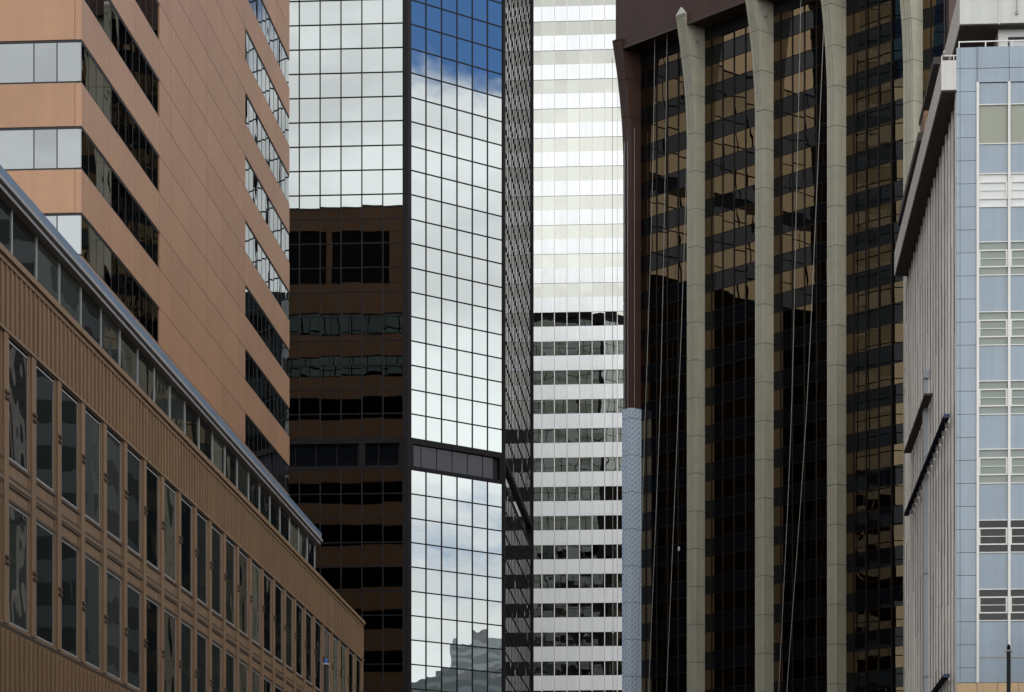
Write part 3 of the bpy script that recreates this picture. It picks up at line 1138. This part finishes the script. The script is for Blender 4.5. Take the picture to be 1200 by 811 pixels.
lamp_post(6.364, 60, 9.12, .042, 'slim dark post with a flat round collar before the pale blue building', M['navy'])
lamp_post(-10.03, 70, 10.15, .05, 'slim dark post with a blue cap before the brown building windows', M['post_cap'])

# ------------------------------------------------------------------ city seen in the mirrors, plus added out-of-view light blockers
def block(name, label, x0, x1, y0, y1, h, mt_, step=3.8, wmat=None):
    t = thing(name, label, 'building', ((x0 + x1) / 2, (y0 + y1) / 2, 0), 'buildings mirrored in the glass')
    m = MB()
    m.box(Fr(0, y0, 1, 0), x0, x1, 0, h, -(y1 - y0), 0)
    m.build('wall', mt_, t)
    m = MB()
    for fr, a, b in ((Fr(x0, y0, 1, 0), 0, x1 - x0), (Fr(x1, y0, 0, 1), 0, y1 - y0), (Fr(x0, y1, 0, -1), 0, y1 - y0), (Fr(x1, y1, -1, 0), 0, x1 - x0)):
        z = 3.0
        while z < h - 2.5:
            m.box(fr, a + 1, b - 1, z, z + step * .5, -.1, .06)
            z += step
    m.build('window', wmat or M['far_dark'], t)
    m = MB()
    m.box(Fr(0, y0 + (y1 - y0) * .3, 1, 0), x0 + (x1 - x0) * .25, x1 - (x1 - x0) * .3, h, h + 3.2, -(y1 - y0) * .4, 0)
    m.build('roof', M['concrete'], t)
    return t


block('apartment_tower', 'tall grey far tower mirrored low in the silver glass', 900, 925, 131, 152, 148, M['far_hazed'], wmat=M['far_mid'])
block('apartment_block', 'long dark low block mirrored at the foot of the far grey tower', 880, 905, 100, 170, 129, M['far_shade'], wmat=M['far_mid'])
block('apartment_block', 'lower grey block mirrored beside the far grey tower', 840, 870, 84, 118, 121, M['far_hazed'], wmat=M['far_shade'])
block('apartment_block', 'tan block far down the cross street mirrored in bronze glass', -270, -225, 180, 222, 74, M['far_tan'])
block('apartment_block', 'grey block behind the viewer on the near left corner', -52, -18, -60, 30, 34, M['concrete'])
block('apartment_block', 'tan block behind the viewer on the near right side', 14, 45, -70, 25, 30, M['far_tan'])
block('apartment_block', 'out-of-view low grey block added along the right pavement to darken the street', 17, 44, 40, 128, 22, M['concrete'])  # added out of view for the darkness of the street canyon
block('office_tower', 'pale gridded tower beyond the brown tower, mirrored in its bronze glass', 8.5, 34, 432, 460, 126, M['concrete'])
# black tower and a tall grey tower beside it, both turned 45 degrees
def block45(name, label, x, y, wid, dep, h, mt_, wm_, step, gx):
    t = thing(name, label, 'building', (x, y, 0), 'buildings mirrored in the glass')
    fr = Fr(x, y, 1, 1)
    m = MB()
    m.box(fr, 0, wid, 0, h, -dep, 0)
    m.build('wall', mt_, t)
    m = MB()
    z = 4.0
    while z < h - 2:
        u = gx * .1
        while u < wid - gx * .5:
            m.box(fr, u, u + gx * .86, z, z + step * .80, -.1, .05)
            u += gx
        z += step
    m.build('window', wm_, t)
    m = MB()
    m.box(fr, wid * .3, wid * .7, h, h + 3, -dep * .7, -dep * .3)
    m.build('roof', mt_, t)


block45('office_tower', 'black flat-roofed tower mirrored as a dark shape in the bronze glass', -74, 262, 34, 26, 87, M['louvre'], M['core'], 3.9, 5)

block('office_building', 'dark glass building beside the brown tower, mirrored in the granite tower windows', 18.2, 48, 224.5, 246, 68, M['far_dark'], wmat=M['core'])
block('office_tower', 'out-of-view grey tower added across the cross street to block sky light', -98, -66, 216, 256, 140, M['concrete'])  # added out of view to keep the granite tower's rear dark
block('office_tower', 'out-of-view tan tower added beside the granite tower to block sky light', -98, -64, 120, 180, 110, M['far_tan'])  # added too, to shut off sky light from that rear wall

# tall mirror-glass tower with a dark grid, seen in the bronze glass
t = thing('office_tower', 'tall silver gridded tower behind the black one, mirrored in bronze glass', 'building', (-170, 255, 0), 'buildings mirrored in the glass')
fr = Fr(-200, 225, 1, 1)
m = MB()
m.box(fr, 0, 96, 0, 190, -26, -.3)
m.build('wall', M['louvre'], t)
zs = [4 + 3.9 * k for k in range(0, 37)]
us = [3.1 * k for k in range(0, 31)]
low = MB()
for z0, z1 in zip(zs, zs[1:]):
    for a, b in zip(us, us[1:]):
        low.pane(fr, a + .09, b - .09, z0 + .09, z1 - (.09 if abs(z0 - 121) > 2.2 else 2.2), 0, .0015)
low.build('glass', G['tower_mirror'], t)
up_ = MB()
for k in range(8):
    z0 = 144.6 + 5.7 * k
    up_.pane(fr, 0, 40, z0, z0 + 5.7, 0, .0008)
    up_.pane(fr, 40, 96, z0, z0 + 5.7, 0, .0008)
up_.build('upper_panel', M['far_pale'], t)

block('office_tower', 'out-of-view tan slab tower added right of the cross street to block sky light', 50, 85, 140, 199, 84, M['far_tan'])  # added to close the bright sky towards +X off the granite rear
